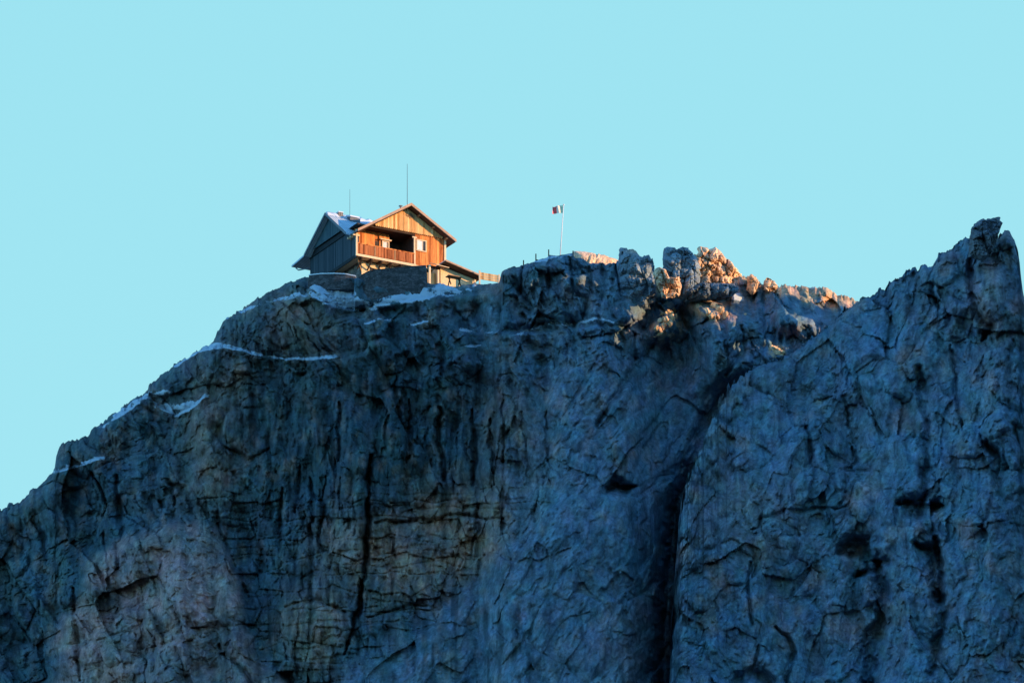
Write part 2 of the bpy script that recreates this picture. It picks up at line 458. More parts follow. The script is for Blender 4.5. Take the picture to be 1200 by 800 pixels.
def main_surf(U, V):
    vt = main_top(U[0])[None, :]
    dtop = V - vt
    crest = np.interp(U, [-420, 0, 120, 250, 340, 420, 500, 560, 592, 672, 735, 780, 840, 900, 960, 1004, 1100, 1400],
                      [440, 424, 416, 408, 402, 396.4, 396.2, 396.2, 392.5, 391.5, 391.5, 396, 395.5, 396, 397, 396, 398, 410])
    # cliffs come toward the viewer as they go down
    Y = crest - .018 * dtop - .000012 * dtop ** 2
    # left shoulder rounds away toward the silhouette
    rd = np.clip(dtop / 26.0, 0, 1); k = np.interp(U, [0, 330, 400, 600, 760, 1000], [5, 4.2, .8, .8, 1.6, 2.2])
    Y = Y + k * (1 - np.sqrt(1 - (1 - rd) ** 2))
    # --- big forms
    nz = fbm(U / 60, V / 60, 301, 4)
    Uw = U + 14 * fbm(U / 45, V / 45, 303, 4); Vw = V + 14 * fbm(U / 45 + 9, V / 45, 305, 4)
    # central diagonal buttress, its left edge running down-left
    edge = np.interp(Vw, [330, 430, 470, 560, 630, 690, 740, 800, 900], [700, 668, 640, 632, 600, 545, 480, 405, 250])
    slab = sst(-34, 46, Uw - edge + 10 * nz) * sst(400, 470, Vw)
    Y = Y - 2.6 * slab * sst(400, 640, V) - .9 * slab
    # crest towers 590..730 and a step below them
    Y = Y - 1.6 * (sst(586, 592, U) * (1 - sst(755, 770, U))) * (1 - sst(368, 384, Vw))
    step = sst(0, 5, V - np.interp(U, [560, 620, 700, 760], [385, 388, 380, 384])) * sst(555, 600, U) * (1 - sst(735, 760, U))
    Y = Y - 1.6 * step
    # lower left round buttress
    U3 = U + 7 * fbm(U / 20, V / 20, 311, 4); V3_ = V + 7 * fbm(U / 20 + 5, V / 20, 313, 4)
    OUT = [(58, 900), (60, 760), (66, 725), (92, 690), (104, 655), (135, 632), (160, 622), (180, 612), (205, 606), (235, 610), (258, 620), (274, 650), (284, 690), (290, 735), (305, 770), (345, 800), (380, 900)]
    lt = np.interp(U3, [p[0] for p in OUT], [p[1] for p in OUT], left=900, right=900)
    dl = dist_line(U3, V3_, OUT) * np.where(V3_ > lt, 1, -1)
    lb = sst(-10, 22, dl)
    Y = Y - 4.6 * lb - 2.0 * sst(0, 90, dl)
    Y = Y - 2.2 * bump(Uw, Vw, 252, 500, 38, 110, 8, 1.2) - 2.0 * bump(Uw, Vw, 370, 740, 50, 60, 0, 1.6) - 1.6 * bump(Uw, Vw, 330, 372, 60, 34, -14, 1.6)
    Y = Y + 2.0 * bump(Uw, Vw, 330, 560, 45, 120, 0, 1.2) + 1.6 * bump(Uw, Vw, 300, 640, 60, 60, 0, 1.2)
    Y = Y - 1.8 * bump(Uw, Vw, 705, 430, 45, 60, 25, 1.4) + 2.4 * bump(Uw, Vw, 640, 430, 16, 50, 4, 1.2)
    Y = Y - 1.5 * bump(Uw, Vw, 500, 420, 80, 60, 0, 1.3)
    # right gully beside the spur
    g = dist_line(U, V, [(925, 415), (868, 436), (835, 490), (810, 545), (792, 600), (785, 680), (780, 760), (776, 900)])
    g = g + 5 * fbm(U / 12, V / 16, 88, 4)
    Y = Y + sst(520, 640, V) * 8.0 * np.exp(-(np.maximum(g, 0) / 12.0) ** 2) + 3.2 * sst(415, 500, V) * np.exp(-(g / 15.0) ** 2)
    fw = sst(344, 386, V + 12 * nz) * sst(792, 835, U + 14 * nz)
    Y = Y - 7.5 * fw * (1 - sst(430, 470, V))
    Y = Y - 5.0 * bump(U, V, 922, 364, 16, 24, 0, 2)
    Y = Y - 7.2 * bump(U, V, 777, 382, 14, 19, 20, 1.6) - 2.6 * bump(U, V, 836, 363, 20, 9, 10, 1.6)
    # block courses in the lower wall: horizontal ledges + vertical joints
    blk = sst(205, 260, Uw) * (1 - slab) * sst(420, 500, Vw) * (1 - lb)
    # --- relief by region
    rv = common_rock(U, V, 400, 1.9, 3, .85, .75, .35)
    rs = common_rock(U, V, 500, 1.9, 32, .8, .4, .5)
    rl = common_rock(U, V, 600, 1.3, -20, 1.0, .5, .5)
    ribs = ridged((U + 10 * fbm(U / 50, V / 60, 61, 3)) / 34, V / 190, 62, 3)
    w_s = slab; w_b = blk
    rel = 1.45 * rv * w_b + rs * 1.0 * w_s + 1.45 * rl * (1 - np.clip(w_s + w_b, 0, 1))
    # vertical flutes of the left wall
    fl = ridged(U / 15 + .5 * fbm(U / 40, V / 40, 21, 3), V / 110, 411, 3)
    rel = rel + blk * .5 * fl + (1 - w_s) * 1.1 * ribs + .35 * w_s * ribs
    # bedding courses
    bed = np.abs(((Vw * .7 + V * .3) / 17.0 + .6 * fbm(U / 120, V / 30, 43, 2)) % 1.0 - .5) * 2
    bw = blk * sst(560, 590, V)
    rel = rel + bw * .28 * sst(.7, 1.0, bed)
    bx_ = facets((U + 4 * nz) / 30.0, (V + 3 * nz) / 21.0, 777, .35, .55)
    rel = rel + bw * (-.6 * bx_[0] + .35 * np.exp(-(bx_[1] / .07) ** 2))
    Y = Y + rel * np.clip(dtop / 10 + .25, 0, 1) * (1 - .75 * ((U > 415) & (U < 590)) * (1 - sst(350, 365, V)))
    # --- fissures
    for pts, w, d, wob in (([(436, 535), (431, 562), (430, 620), (427, 665), (420, 715), (404, 765)], 3.0, 4.1, 4),
                           ([(515, 478), (514, 520), (520, 562)], 3.8, 3.6, 4), ([(552, 482), (556, 530), (555, 566)], 3.6, 3.4, 4), ([(575, 490), (578, 555)], 2.6, 2.2, 4), ([(590, 470), (588, 540)], 2.2, 1.8, 4), ([(480, 470), (478, 540)], 2.4, 1.8, 5), ([(462, 440), (466, 500)], 2.4, 1.6, 5), ([(400, 470), (396, 540)], 2.6, 2.0, 5), ([(380, 560), (376, 640)], 2.4, 2.0, 4), ([(536, 500), (536, 550)], 1.8, 1.2, 4),
                           ([(364, 560), (365, 620), (362, 700)], 3.0, 2.5, 4), ([(332, 570), (328, 625)], 2.4, 2.0, 4), ([(352, 545), (346, 600)], 2.2, 2.0, 4),
                           ([(705, 310), (707, 335), (706, 352)], 4.5, 2.6, 2), ([(722, 310), (726, 335), (727, 345)], 2.6, 2.4, 2), ([(642, 318), (643, 345)], 3, 1.8, 2),
                           ([(612, 314), (610, 345)], 2, 1.4, 2), ([(668, 305), (672, 350)], 1.8, 1.2, 2), ([(690, 312), (694, 345)], 1.8, 1.2, 2),
                           ([(744, 392), (742, 430), (722, 462), (700, 500)], 4.0, 2.8, 4), ([(770, 395), (752, 420), (745, 440)], 3.5, 2.0, 3),
                           ([(137, 560), (142, 620), (136, 665)], 3.5, 2.4, 4), ([(85, 690), (90, 740), (92, 795)], 2.6, 2.0, 3),
                           ([(255, 615), (275, 665), (290, 700)], 3.0, 1.6, 5), ([(258, 755), (285, 785), (300, 810)], 3.5, 2.5, 4),
                           ([(335, 710), (370, 702), (405, 716)], 3.0, 1.8, 3), ([(120, 625), (128, 680), (122, 705)], 2.2, 1.4, 4),
                           ([(710, 575), (722, 565), (745, 572)], 6.5, 4.0, 6), ([(630, 590), (628, 612)], 4.5, 1.6, 3), ([(640, 480), (642, 540)], 2.5, 1.4, 5),
                           ([(265, 525), (290, 540), (312, 528)], 3.0, 1.5, 5), ([(190, 560), (215, 572), (205, 590)], 4.0, 1.8, 5),
                           ([(440, 610), (480, 612), (540, 603), (590, 610)], 2.6, 1.6, 5),
                           ([(455, 660), (470, 640), (500, 640), (495, 668)], 4.5, 1.3, 5), ([(400, 560), (398, 600)], 2, 1.4, 4),
                           ([(550, 620), (560, 640), (556, 660)], 4.0, 1.5, 4), ([(430, 722), (470, 712), (500, 706)], 2.4, 1.5, 4),
                           ([(870, 380), (872, 410), (850, 440)], 4.0, 2.2, 4), ([(912, 345), (918, 380), (916, 402)], 3.0, 1.6, 3), ([(893, 345), (896, 385)], 2.4, 1.4, 3),
                           ([(845, 370), (850, 410)], 5, 1.8, 4), ([(575, 640), (600, 655)], 3, 1.0, 3)):
        Y = Y + (.62 * d if d < 4 else d) * crack(U, V, pts, w, wob, int(pts[0][0]))
    # --- ledges
    snow = np.zeros(U.shape)
    for pts, stp, soft, sw in LEDGES:
        a = np.array(pts); lv = np.interp(U, a[:, 0], a[:, 1]) + 1.2 * fbm(U / 9, U * 0, 7, 3)
        inside = sst(a[0, 0] - 12, a[0, 0] + 6, U) * (1 - sst(a[-1, 0] - 6, a[-1, 0] + 14, U))
        below = sst(0, soft, V - lv) * np.exp(-np.clip(V - lv, 0, 999) / 40)
        Y = Y - stp * inside * below
        snow = np.maximum(snow, inside * sw * np.exp(-((V - lv - soft * .3) / (soft * (.8 + .3 * fbm(U / 12, U * 0, 8, 2)))) ** 2))
    for pts, w, sw in SNOWF:
        d = dist_line(U + 3 * fbm(U / 8, V / 8, 3, 3), V + 3 * fbm(U / 8, V / 6, 4, 3), pts)
        snow = np.maximum(snow, sw * np.exp(-(d / w) ** 2 * .9) + .15 * np.exp(-(d / w) ** 2))
        Y = Y - .25 * np.exp(-(d / w) ** 2)
    snow = snow * np.clip(1.03 + 1.25 * fbm(U / 13, V / 7, 66, 4), .25, 1.35)
    # --- tones
    n = fbm(U / 26, V / 34, 900, 4); n2 = fbm(U / 60, V / 60, 905, 3); n3 = fbm(U / 11, V / 20, 907, 3)
    lbt = sst(-4, 12, dl) * (.55 + .45 * sst(0, .3, fbm(U / 50, V / 50, 99, 3) + .25))
    br = np.clip(.0 * n + .6 * bump(Uw, Vw, 250, 500, 34, 85, 5) + .95 * bump(Uw, Vw, 520, 635, 105, 60, -12, 1.5) * (1 - slab)
                 + .8 * bump(Uw, Vw, 370, 735, 38, 48, 0, 1.4) + .55 * bump(Uw, Vw, 395, 640, 40, 30) + .35 * bump(Uw, Vw, 600, 500, 40, 45) + .5 * bump(Uw, Vw, 340, 375, 50, 30)
                 + .3 * bump(Uw, Vw, 745, 740, 50, 50) + .28 * sst(.1, .6, n3), 0, 1) * np.clip(.75 + .8 * n, 0, 1)
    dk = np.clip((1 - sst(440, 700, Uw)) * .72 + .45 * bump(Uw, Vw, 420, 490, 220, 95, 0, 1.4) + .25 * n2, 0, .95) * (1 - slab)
    gr = np.clip(.5 * sst(-.1, .5, fbm(U / 22, V / 30, 911, 4)) * (1 - sst(500, 700, U)), 0, .6)
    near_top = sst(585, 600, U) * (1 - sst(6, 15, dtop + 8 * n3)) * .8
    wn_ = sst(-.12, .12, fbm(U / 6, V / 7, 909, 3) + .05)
    sun_tint = np.maximum(near_top * sst(755, 770, U), .95 * np.clip(bump(U, V, 779, 380, 20, 22, 0, 2) + bump(U, V, 836, 362, 28, 14, 10, 2) + bump(U, V, 910, 413, 10, 9, 0, 2) + bump(U, V, 972, 350, 36, 14, 5, 2) + bump(U, V, 782, 334, 18, 22, 0, 2), 0, 1) * wn_)  # orange sunlight painted into the rock colour along the crest and patches
    C = shade(U, V, [(DARK, dk), (GREEN, gr), (BROWN, br), ((.40, .285, .27), lbt * (.75 + .5 * fbm(U / 22, V / 26, 981, 4))), ((.33, .28, .21), .5 * sst(-.3, .2, n3 + .2) * bump(Uw, Vw, 372, 745, 36, 40, 0, 1.8)), ((.72, .50, .33), sun_tint)])
    C = C * (1 + .42 * fbm(U / 7, V / 10, 950, 4))[..., None]
    st = sst(.05, .5, fbm(U / 8 + .6 * nz, V / 65, 960, 4)) * sst(200, 300, Uw) * (1 - sst(600, 680, Uw)) * sst(400, 440, V)
    C = C * (1 - .5 * st * (1 - .5 * br))[..., None]
    q = fbm(U / 16, V / 20, 970, 4)[..., None]; q2 = fbm(U / 11, V / 15, 975, 3)[..., None]
    C = C * (1 + q * np.array([.28, -.03, -.08])) * (1 + q2 * np.array([-.14, .08, .0]))
    return Y, np.clip(C, .02, .9), snow

SPUR_TOP = [(772, 1050), (780, 880), (784, 800), (788, 720), (792, 650), (797, 600), (806, 560), (822, 520), (838, 482), (852, 456), (870, 438), (890, 427), (915, 420), (940, 405),
            (965, 386), (985, 369), (1000, 356), (1006, 352), (1013, 348), (1018.5, 349), (1024, 345), (1031, 338), (1036.5, 339.5), (1042, 329), (1051, 327), (1062, 317),
            (1073, 313), (1075.5, 319), (1079, 311), (1084, 310), (1087.5, 314), (1092, 312), (1099, 299), (1109, 294), (1115, 291), (1121.6, 285), (1131, 278), (1136, 280),
            (1139, 279), (1150, 276), (1166, 279), (1170, 278), (1174, 272), (1178, 269.5), (1183, 270), (1188.5, 281), (1193, 294), (1195, 310), (1196.5, 325), (1199, 345), (1204, 362), (1240, 410), (1310, 450), (1420, 560), (1560, 720)]
def spur_top(us):
    v = lerp_pts(SPUR_TOP, us)
    h, _ = facets(us / 6.0, us * 0 + 8.3, 21); h2, _ = facets(us / 2.4, us * 0 + 1.3, 22)
    steep = np.interp(us, [772, 782, 870, 960, 1000, 1001], [0, 26, 8, 3, 1, 0])
    return v - 1.4 * h - .8 * h2 + steep * fbm(us / 3.2, us * 0 + 4.4, 23, 3)

def spur_surf(U, V):
    vt = spur_top(U[0])[None, :]; dtop = V - vt
    Y = np.interp(U, [770, 860, 950, 1005, 1060, 1160, 1300, 1560], [377, 381, 383, 381, 376, 371, 373, 380]) - .026 * (V - 350) - .00001 * (V - 350) ** 2
    dE = dist_line(U, V, SPUR_TOP)
    dE = np.maximum(0, dE + 4 * fbm(U / 9, V / 12, 1310, 3)); rad = np.interp(U, [780, 860, 960, 1020, 1200], [12, 18, 14, 10, 10]); dep = np.interp(U, [780, 800, 860, 950, 1005, 1030, 1200], [6, 4, 2.6, 2.2, 2.2, 2.0, 2.0])
    rr = np.clip(dE / rad, 0, 1)
    Y = Y + dep * (1 - np.sqrt(np.clip(1 - (1 - rr) ** 2, 0, 1)))
    Uw = U + 12 * fbm(U / 40, V / 40, 1303, 4); Vw = V + 12 * fbm(U / 40 + 9, V / 40, 1305, 4)
    Y = Y - 3.0 * bump(Uw, Vw, 1155, 345, 17, 36, 0, 1.6) - 2.0 * bump(Uw, Vw, 1150, 268, 20, 20, 0, 1.6)
    Y = Y - 2.6 * bump(Uw, Vw, 950, 560, 80, 120, 14, 1.4) - 1.6 * bump(Uw, Vw, 890, 660, 60, 80, 0, 1.4) - 2.2 * bump(Uw, Vw, 1140, 600, 55, 130, 4, 1.5)
    Y = Y - 1.8 * bump(Uw, Vw, 1180, 480, 28, 70, 0, 1.5) - 1.6 * bump(Uw, Vw, 1020, 430, 60, 40, -20, 1.5)
    rel = common_rock(U, V, 1400, 1.35, 14, .9, .5, .5) * 1.05 + .9 * ridged((U + 12 * fbm(U / 50, V / 60, 161, 3) - V * .08) / 44, V / 170, 162, 3)
    Y = Y + rel * np.clip(dtop / 12 + .3, 0, 1)
    for pts, w, d, wob in (([(1140, 290), (1136, 325), (1143, 362), (1160, 385), (1150, 400)], 4.5, 3.2, 5), ([(1075, 430), (1088, 490), (1086, 550), (1078, 600), (1098, 640)], 6, 2.6, 7),
                           ([(1062, 590), (1078, 597), (1100, 590)], 12, 6.0, 8), ([(985, 650), (1010, 638), (1030, 655), (1005, 672)], 12, 5.6, 10), ([(1032, 660), (1036, 720), (1020, 760), (1018, 815)], 11, 6.6, 9), ([(1150, 515), (1170, 535)], 10, 4, 8), ([(1075, 640), (1095, 650), (1100, 700)], 9, 4.5, 8),
                           ([(1098, 630), (1103, 680), (1105, 740), (1088, 790)], 7, 3.6, 7), ([(1158, 520), (1175, 545), (1168, 580)], 8, 2.2, 7), ([(860, 800), (885, 788), (905, 800)], 9, 3.5, 4),
                           ([(946, 500), (950, 530), (948, 542)], 3.0, 2.0, 3), ([(880, 660), (876, 700), (882, 730)], 3.0, 1.8, 4), ([(910, 735), (930, 760), (920, 800)], 3.5, 2.2, 5),
                           ([(990, 480), (1000, 540), (985, 590)], 3, 1.4, 7), ([(1188, 400), (1182, 460), (1190, 520)], 5, 2.0, 5), ([(1110, 400), (1120, 450), (1128, 500)], 3, 1.6, 6),
                           ([(880, 620), (920, 600), (990, 590)], 3, 1.3, 7), ([(1090, 330), (1100, 360)], 2.5, 1.3, 4)):
        Y = Y + .7 * d * crack(U, V, pts, w, wob, int(pts[0][0]))
    n = fbm(U / 26, V / 30, 1900, 4); n3 = fbm(U / 9, V / 12, 1907, 3)
    br = np.clip(.45 * bump(Uw, Vw, 1158, 345, 20, 36) + .3 * bump(Uw, Vw, 870, 600, 60, 50) + .35 * bump(Uw, Vw, 990, 735, 30, 16) + .35 * sst(.1, .6, n), 0, .8)
    C = shade(U, V, [(GREEN * 1.25, np.clip(.35 * sst(0, .5, n3), 0, .5)), (BROWN * .9, br)])
    C = C * np.array([1.0, 1.08, 1.12]) * (1 + .38 * fbm(U / 7, V / 9, 1950, 4))[..., None]
    q = fbm(U / 16, V / 20, 1970, 4)[..., None]; q2 = fbm(U / 11, V / 15, 1975, 3)[..., None]
    C = C * (1 + q * np.array([.28, -.03, -.08])) * (1 + q2 * np.array([-.14, .08, .0]))
    C = C * (1 - .16 * sst(60, 0, dtop))[..., None]
    return Y, np.clip(C, .02, .9), np.zeros(U.shape)

us = np.concatenate([np.arange(-420, -30, 5.0), np.arange(-30, 1010, .95), np.arange(1010, 1400, 6.0)])
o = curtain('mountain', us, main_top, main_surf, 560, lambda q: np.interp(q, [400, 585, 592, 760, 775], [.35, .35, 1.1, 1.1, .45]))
setp(o, kind='structure')
us = np.concatenate([np.arange(772, 1230, .9), np.arange(1230, 1560, 5.0)])
o = curtain('rocky_spur', us, spur_top, spur_surf, 600, .8)
setp(o, kind='structure')

# ------------------------------------------------------------------ free standing rock masses
def crag(name, poly, Y0, thick, seed, label, cat='rock', tone=(.18, .18, .19), sun_tint=None, cuts=(), pw=2.6, rel=1.0, tilt=0.0, group=None, kind=None, axes=None, nth=260, nr=70):
    """closed rock whose outline is poly (star-shaped about its middle), bulging front and back.
    axes=(origin, ex, ez, ey): outline drawn in a world frame in metres instead of the survey frame"""
    pl = np.array(poly, float)
    c = np.array([(pl[:, 0].min() + pl[:, 0].max()) / 2, (pl[:, 1].min() + pl[:, 1].max()) / 2])
    ths = np.linspace(0, 2 * math.pi, nth, endpoint=False)
    Rr = np.zeros(nth)
    for i, th in enumerate(ths):
        d = np.array([math.cos(th), math.sin(th)]); best = 0
        for k in range(len(pl)):
            a = pl[k] - c; b = pl[(k + 1) % len(pl)] - c; e = b - a
            den = d[0] * (-e[1]) + e[0] * d[1]
            if abs(den) < 1e-9: continue
            t = (a[0] * (-e[1]) + e[0] * a[1]) / den
            s = (d[0] * a[1] - d[1] * a[0]) / den
            if t > 0 and -1e-6 <= s <= 1 + 1e-6: best = max(best, t)
        Rr[i] = best
    Rr = Rr * (1 + (.05 if axes is None else .002) * facets(ths * 3.6, ths * 0 + .3, seed + 5)[0] + (.02 if axes is None else .002) * fbm(ths * 14, ths * 0, seed, 3))
    sides = []
    for side in (-1, 1):
        rs = 1 - (np.linspace(0, 1, nr) ** 1.4) if side == 1 else (np.linspace(0, 1, nr) ** .7)
        if side == 1: rs = rs[1:]
        rs = rs[:, None]
        A = c[0] + rs * Rr[None, :] * np.cos(ths)[None, :]; B = c[1] + rs * Rr[None, :] * np.sin(ths)[None, :]
        prof = np.clip(1 - rs ** pw, 0, 1) ** (1 / pw)
        sc = 12.0 if axes is None else 1.0
        x = A / sc; y = B / sc
        dsp = 0
        wx = fbm(x / 2, y / 2, seed + 50, 3); wy = fbm(x / 2 + 7, y / 2, seed + 51, 3)
        zs = 1.0 if axes is None else 14.0
        for sz, am in ((2.1, .6), (.9, .36), (.42, .17), (.2, .07)):
            h, e = blocks((x / zs + .4 * wx) / sz, (y / zs + .4 * wy) / sz / 1.25, seed + int(sz * 100) + (side > 0) * 999, 1.5)
            dsp = dsp - am * h - am * 1.1 * (e - .6)
        D = side * thick * prof + side * -1 * 0 + (dsp * rel * zs * np.clip((1 - rs) * 6, 0.08, 1)) * (1 if side < 0 else -1) + tilt * (A - c[0]) / sc
        if axes is None:
            Y = Y0 + D
            sides.append((A, B, Y))
        else:
            sides.append((A, B, D))
    A, B, D = [np.concatenate([s_[i] * np.ones((s_[2].shape)) for s_ in sides], 0) for i in range(3)]
    if axes is None:
        # keep the outline: x and z are taken at the body's own depth, relief only moves along depth
        X = (A - 600) / F * Y0; Z = Y0 * (TILT + (400 - B) / F)
        V3 = np.stack([X, D, Z + (D - Y0) * .30], -1)
    else:
        og, ex, ez, ey = [np.array(q, float) for q in axes]
        V3 = og + A[..., None] * ex + B[..., None] * ez + D[..., None] * ey
    jit = .05
    n = fbm(A / 9, B / 11, seed + 9, 4)
    C = np.ones(A.shape + (3,)) * np.array(tone)
    if sun_tint is not None:
        w = np.clip(sun_tint(A, B), 0, 1)[..., None]; C = C * (1 - w) + np.array([.78, .54, .36]) * w  # low sun's orange painted into the crag colour
    C = C * (1 + .35 * n)[..., None]
    ctr = V3.reshape(-1, 3).mean(0)
    zmin = V3[..., 2].min()
    org = np.array([ctr[0], ctr[1], zmin])
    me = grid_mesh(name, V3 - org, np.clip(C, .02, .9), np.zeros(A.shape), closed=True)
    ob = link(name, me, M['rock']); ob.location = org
    setp(ob, label, cat, group, kind)
    return ob

TR = (.22, .30, .38)
crag('rock_tower', [(723, 350), (723, 312), (725, 296), (728, 292), (738, 291.5), (745, 293), (750, 299), (756, 300), (761, 298), (764, 302), (766, 312), (770, 330), (768, 356), (745, 366)],
     391.5, 2.0, 41, 'square-topped dark rock tower on the crest right of the sunlit bank', tone=TR, rel=.8, sun_tint=lambda a, b: .6 * bump(a, b, 742, 294, 10, 4))
crag('sunlit_rib', [(764, 322), (767, 315), (772, 313), (780, 316), (784, 325), (790, 325), (796, 324), (799, 333), (797, 344), (788, 350), (776, 349), (771, 338)],
     387.6, 1.0, 45, 'bright orange sunlit rib in the gap between the two dark rock towers', tone=(.75, .48, .30), rel=.9, tilt=.8, sun_tint=lambda a, b: 1 + 0 * a)
crag('rock_outcrop', [(776, 348), (777, 318), (777, 298), (779, 292), (784, 290), (794, 291), (800, 289.5), (808, 293), (816, 300), (822, 318), (818, 342), (798, 352)],
     391.9, 2.2, 43, 'dark steep block forming the left half of the big summit outcrop', tone=TR, rel=.8)
crag('sunlit_outcrop', [(806, 350), (808, 325), (812, 303), (815, 296), (820, 292), (830, 291.5), (837, 290), (845, 294), (851, 301), (856, 303), (862, 311), (868, 319), (869, 330), (862, 344), (845, 349)],
     396.2, 3.0, 47, 'jagged outcrop on the crest with orange sunlit top, beside the dark block', tone=(.28, .29, .3), sun_tint=lambda a, b: sst(-4, 10, (a - 812) * .6 + (322 - b)) * 1.0, rel=1.3, tilt=.85)
crag('stacked_boulder', [(809, 317), (811, 308), (817, 303), (826, 304), (835, 307), (842, 312), (838, 318), (824, 320)],
     393.6, 1.4, 51, 'flat sunlit rock stacked on the left shoulder of the jagged outcrop', tone=(.6, .45, .33), sun_tint=lambda a, b: .8 + 0 * a, rel=.9, tilt=.7)
crag('rocky_lip', [(800, 354), (803, 338), (815, 331), (850, 332), (862, 332), (866, 339), (858, 347), (840, 351)],
     392.0, 1.6, 49, 'dark overhanging ledge of rock under the sunlit outcrop', tone=(.17, .23, .29), rel=.8)
crag('small_pinnacle', [(895, 340), (896, 328), (899, 324.5), (903, 327), (907, 329), (911, 334), (911, 342), (903, 346)],
     396.5, 1.0, 53, 'small pointed sunlit pinnacle in the dip of the crest', tone=(.3, .25, .2), sun_tint=lambda a, b: 1 + 0 * a)
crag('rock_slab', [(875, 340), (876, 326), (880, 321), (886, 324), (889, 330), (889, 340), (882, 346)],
     396.3, 1.1, 57, 'low sunlit slab right of the jagged outcrop', tone=(.3, .25, .2), sun_tint=lambda a, b: .8 + 0 * a)
crag('summit_horn', [(1136, 300), (1137, 280), (1138, 270), (1141, 265), (1145, 260), (1150, 256.6), (1158, 256), (1164, 254.5), (1170.5, 254.5), (1175, 261), (1172, 268), (1169, 276), (1166, 286), (1160, 300), (1148, 305)],
     370.5, 1.7, 61, 'blunt hooked horn of rock on the highest point at the right', tone=(.13, .165, .2))
crag('plateau_bank', [(666, 320), (668, 298), (672, 294.5), (684, 294.5), (696, 297), (710, 300), (722, 303), (728, 308), (728, 320), (700, 326)],
     398.0, 2.4, 67, 'smooth pale orange bank of ground between the terrace steps and the rock tower', cat='bank', tone=(.85, .60, .42), rel=.22, tilt=.35)

# added unseen ridge off to the right, shaped to keep the lower cliff in shade
SUN_AZ = Vector((.975, -.22, 0)).normalized(); SUN_EL = R(8.0)
SUN = Vector((SUN_AZ.x * math.cos(SUN_EL), SUN_AZ.y * math.cos(SUN_EL), math.sin(SUN_EL)))
T = 40.0; RISE = (T + 100.0) * math.tan(SUN_EL)
perp = np.array([.22, .975, 0]) / math.hypot(.22, .975)
base = np.array([SUN_AZ.x * T, SUN_AZ.y * T, 0.0]) + perp * 0
# frame: A = distance along perp, B = height in the sun's projection
SHADE = [(285, -60), (292, 60), (300, 120), (312, 145), (330, 156), (350, 162), (366, 160), (373, 156), (376.5, 148), (379.4, 130), (380.2, 118.2), (384.3, 117.4), (385.2, 127.8), (388.5, 127.6), (391, 125.6), (395, 122.5), (399, 118),
         (420, 105), (450, 75), (480, 20), (500, -60)]  # outline cut with a slot that lets sun onto the cliff patches
# project the origin so that A is measured along perp from the world origin at the cliff
crag('sun_blocker_ridge', [(a, b + RISE) for a, b in SHADE], 0, 22, 71, None, cat=None, kind='structure', tone=(.2, .2, .21), rel=.35,
     axes=(base, perp, (0, 0, 1), tuple(SUN_AZ)), nth=2400, nr=50)
BLOCK = [(370, 138), (373, 150), (378, 153), (383.0, 150), (384.6, 142), (385.6, 134), (386.2, 131.2), (385.6, 130.4), (383, 130.2), (379, 130.0), (373, 128)]  # added block bridging the slot, so sun reaches only the chosen patches
crag('sun_blocker_ridge', [(a, b + RISE) for a, b in BLOCK], 0, 6, 73, None, cat=None, kind='structure', tone=(.2, .2, .21), rel=.1,
     axes=(base, perp, (0, 0, 1), tuple(SUN_AZ)), nth=600, nr=40)


# ------------------------------------------------------------------ the hut
TH = R(29); H0 = 3.4
hut = empty('mountain_hut', P(418, 297.5, 400) - Vector((0, 0, H0)), TH)
setp(hut, 'timber mountain hut with orange sunlit gable and snowy roof on the clifftop', 'hut')
def part(mb, name, mat, parent=hut, **k): return mb.build(name, M[mat], parent, zoff=H0, **k)
W, Q = 9.72, 10.3
# storeys
b = MB(); b.box((1.0, 1.0, -H0), (9.6, 9.9, -.02)); part(b, 'lower_wall', 'masonry')
b = MB(); b.box((1.02, .95, -H0), (9.58, .998, -.25)); lw = part(b, 'plaster_front', 'plaster')
b = MB(); b.box((1.95, .90, -1.15), (2.75, .948, -.75)); part(b, 'cellar_window', 'interior', lw)
b = MB(); b.box((-.02, -.02, -.14), (W, 9.9, -.0)); b.box((-.12, -.12, -.20), (6.5, .04, .03)); bf = part(b, 'balcony_floor', 'trim')
for i in range(9):
    p = .55 + i * 1.08
    b = MB(); b.box((p - .08, -.10, -.36), (p + .08, .95, -.205)); b.beam((p, .0, -.38), (p, .93, -1.05), .12, .12); part(b, 'bracket', 'darkwood')
b = MB(); n = 40
for i in range(n):
    q0 = i * Q / n
    dz = .9 * 0
    zt = min(3.1, (5.52 - .732 * (5.26 - q0) if q0 >= .75 else 2.22) - .24)
    b.box((0, q0 + .004, 0), (.10 + .02 * (i % 2), q0 + Q / n - .004, zt))
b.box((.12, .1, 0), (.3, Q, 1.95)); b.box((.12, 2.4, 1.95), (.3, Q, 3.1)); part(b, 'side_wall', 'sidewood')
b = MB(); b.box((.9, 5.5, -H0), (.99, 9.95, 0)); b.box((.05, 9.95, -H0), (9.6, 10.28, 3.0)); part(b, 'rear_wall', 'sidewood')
b = MB(); b.box((-.06, -.02, -.32), (.03, Q, -.0)); b.box((-.1, 2.35, 2.6), (-.005, Q, 3.1)); part(b, 'shade_strip', 'shade_dark')  # dark strips put in for the shade under gable and jetty
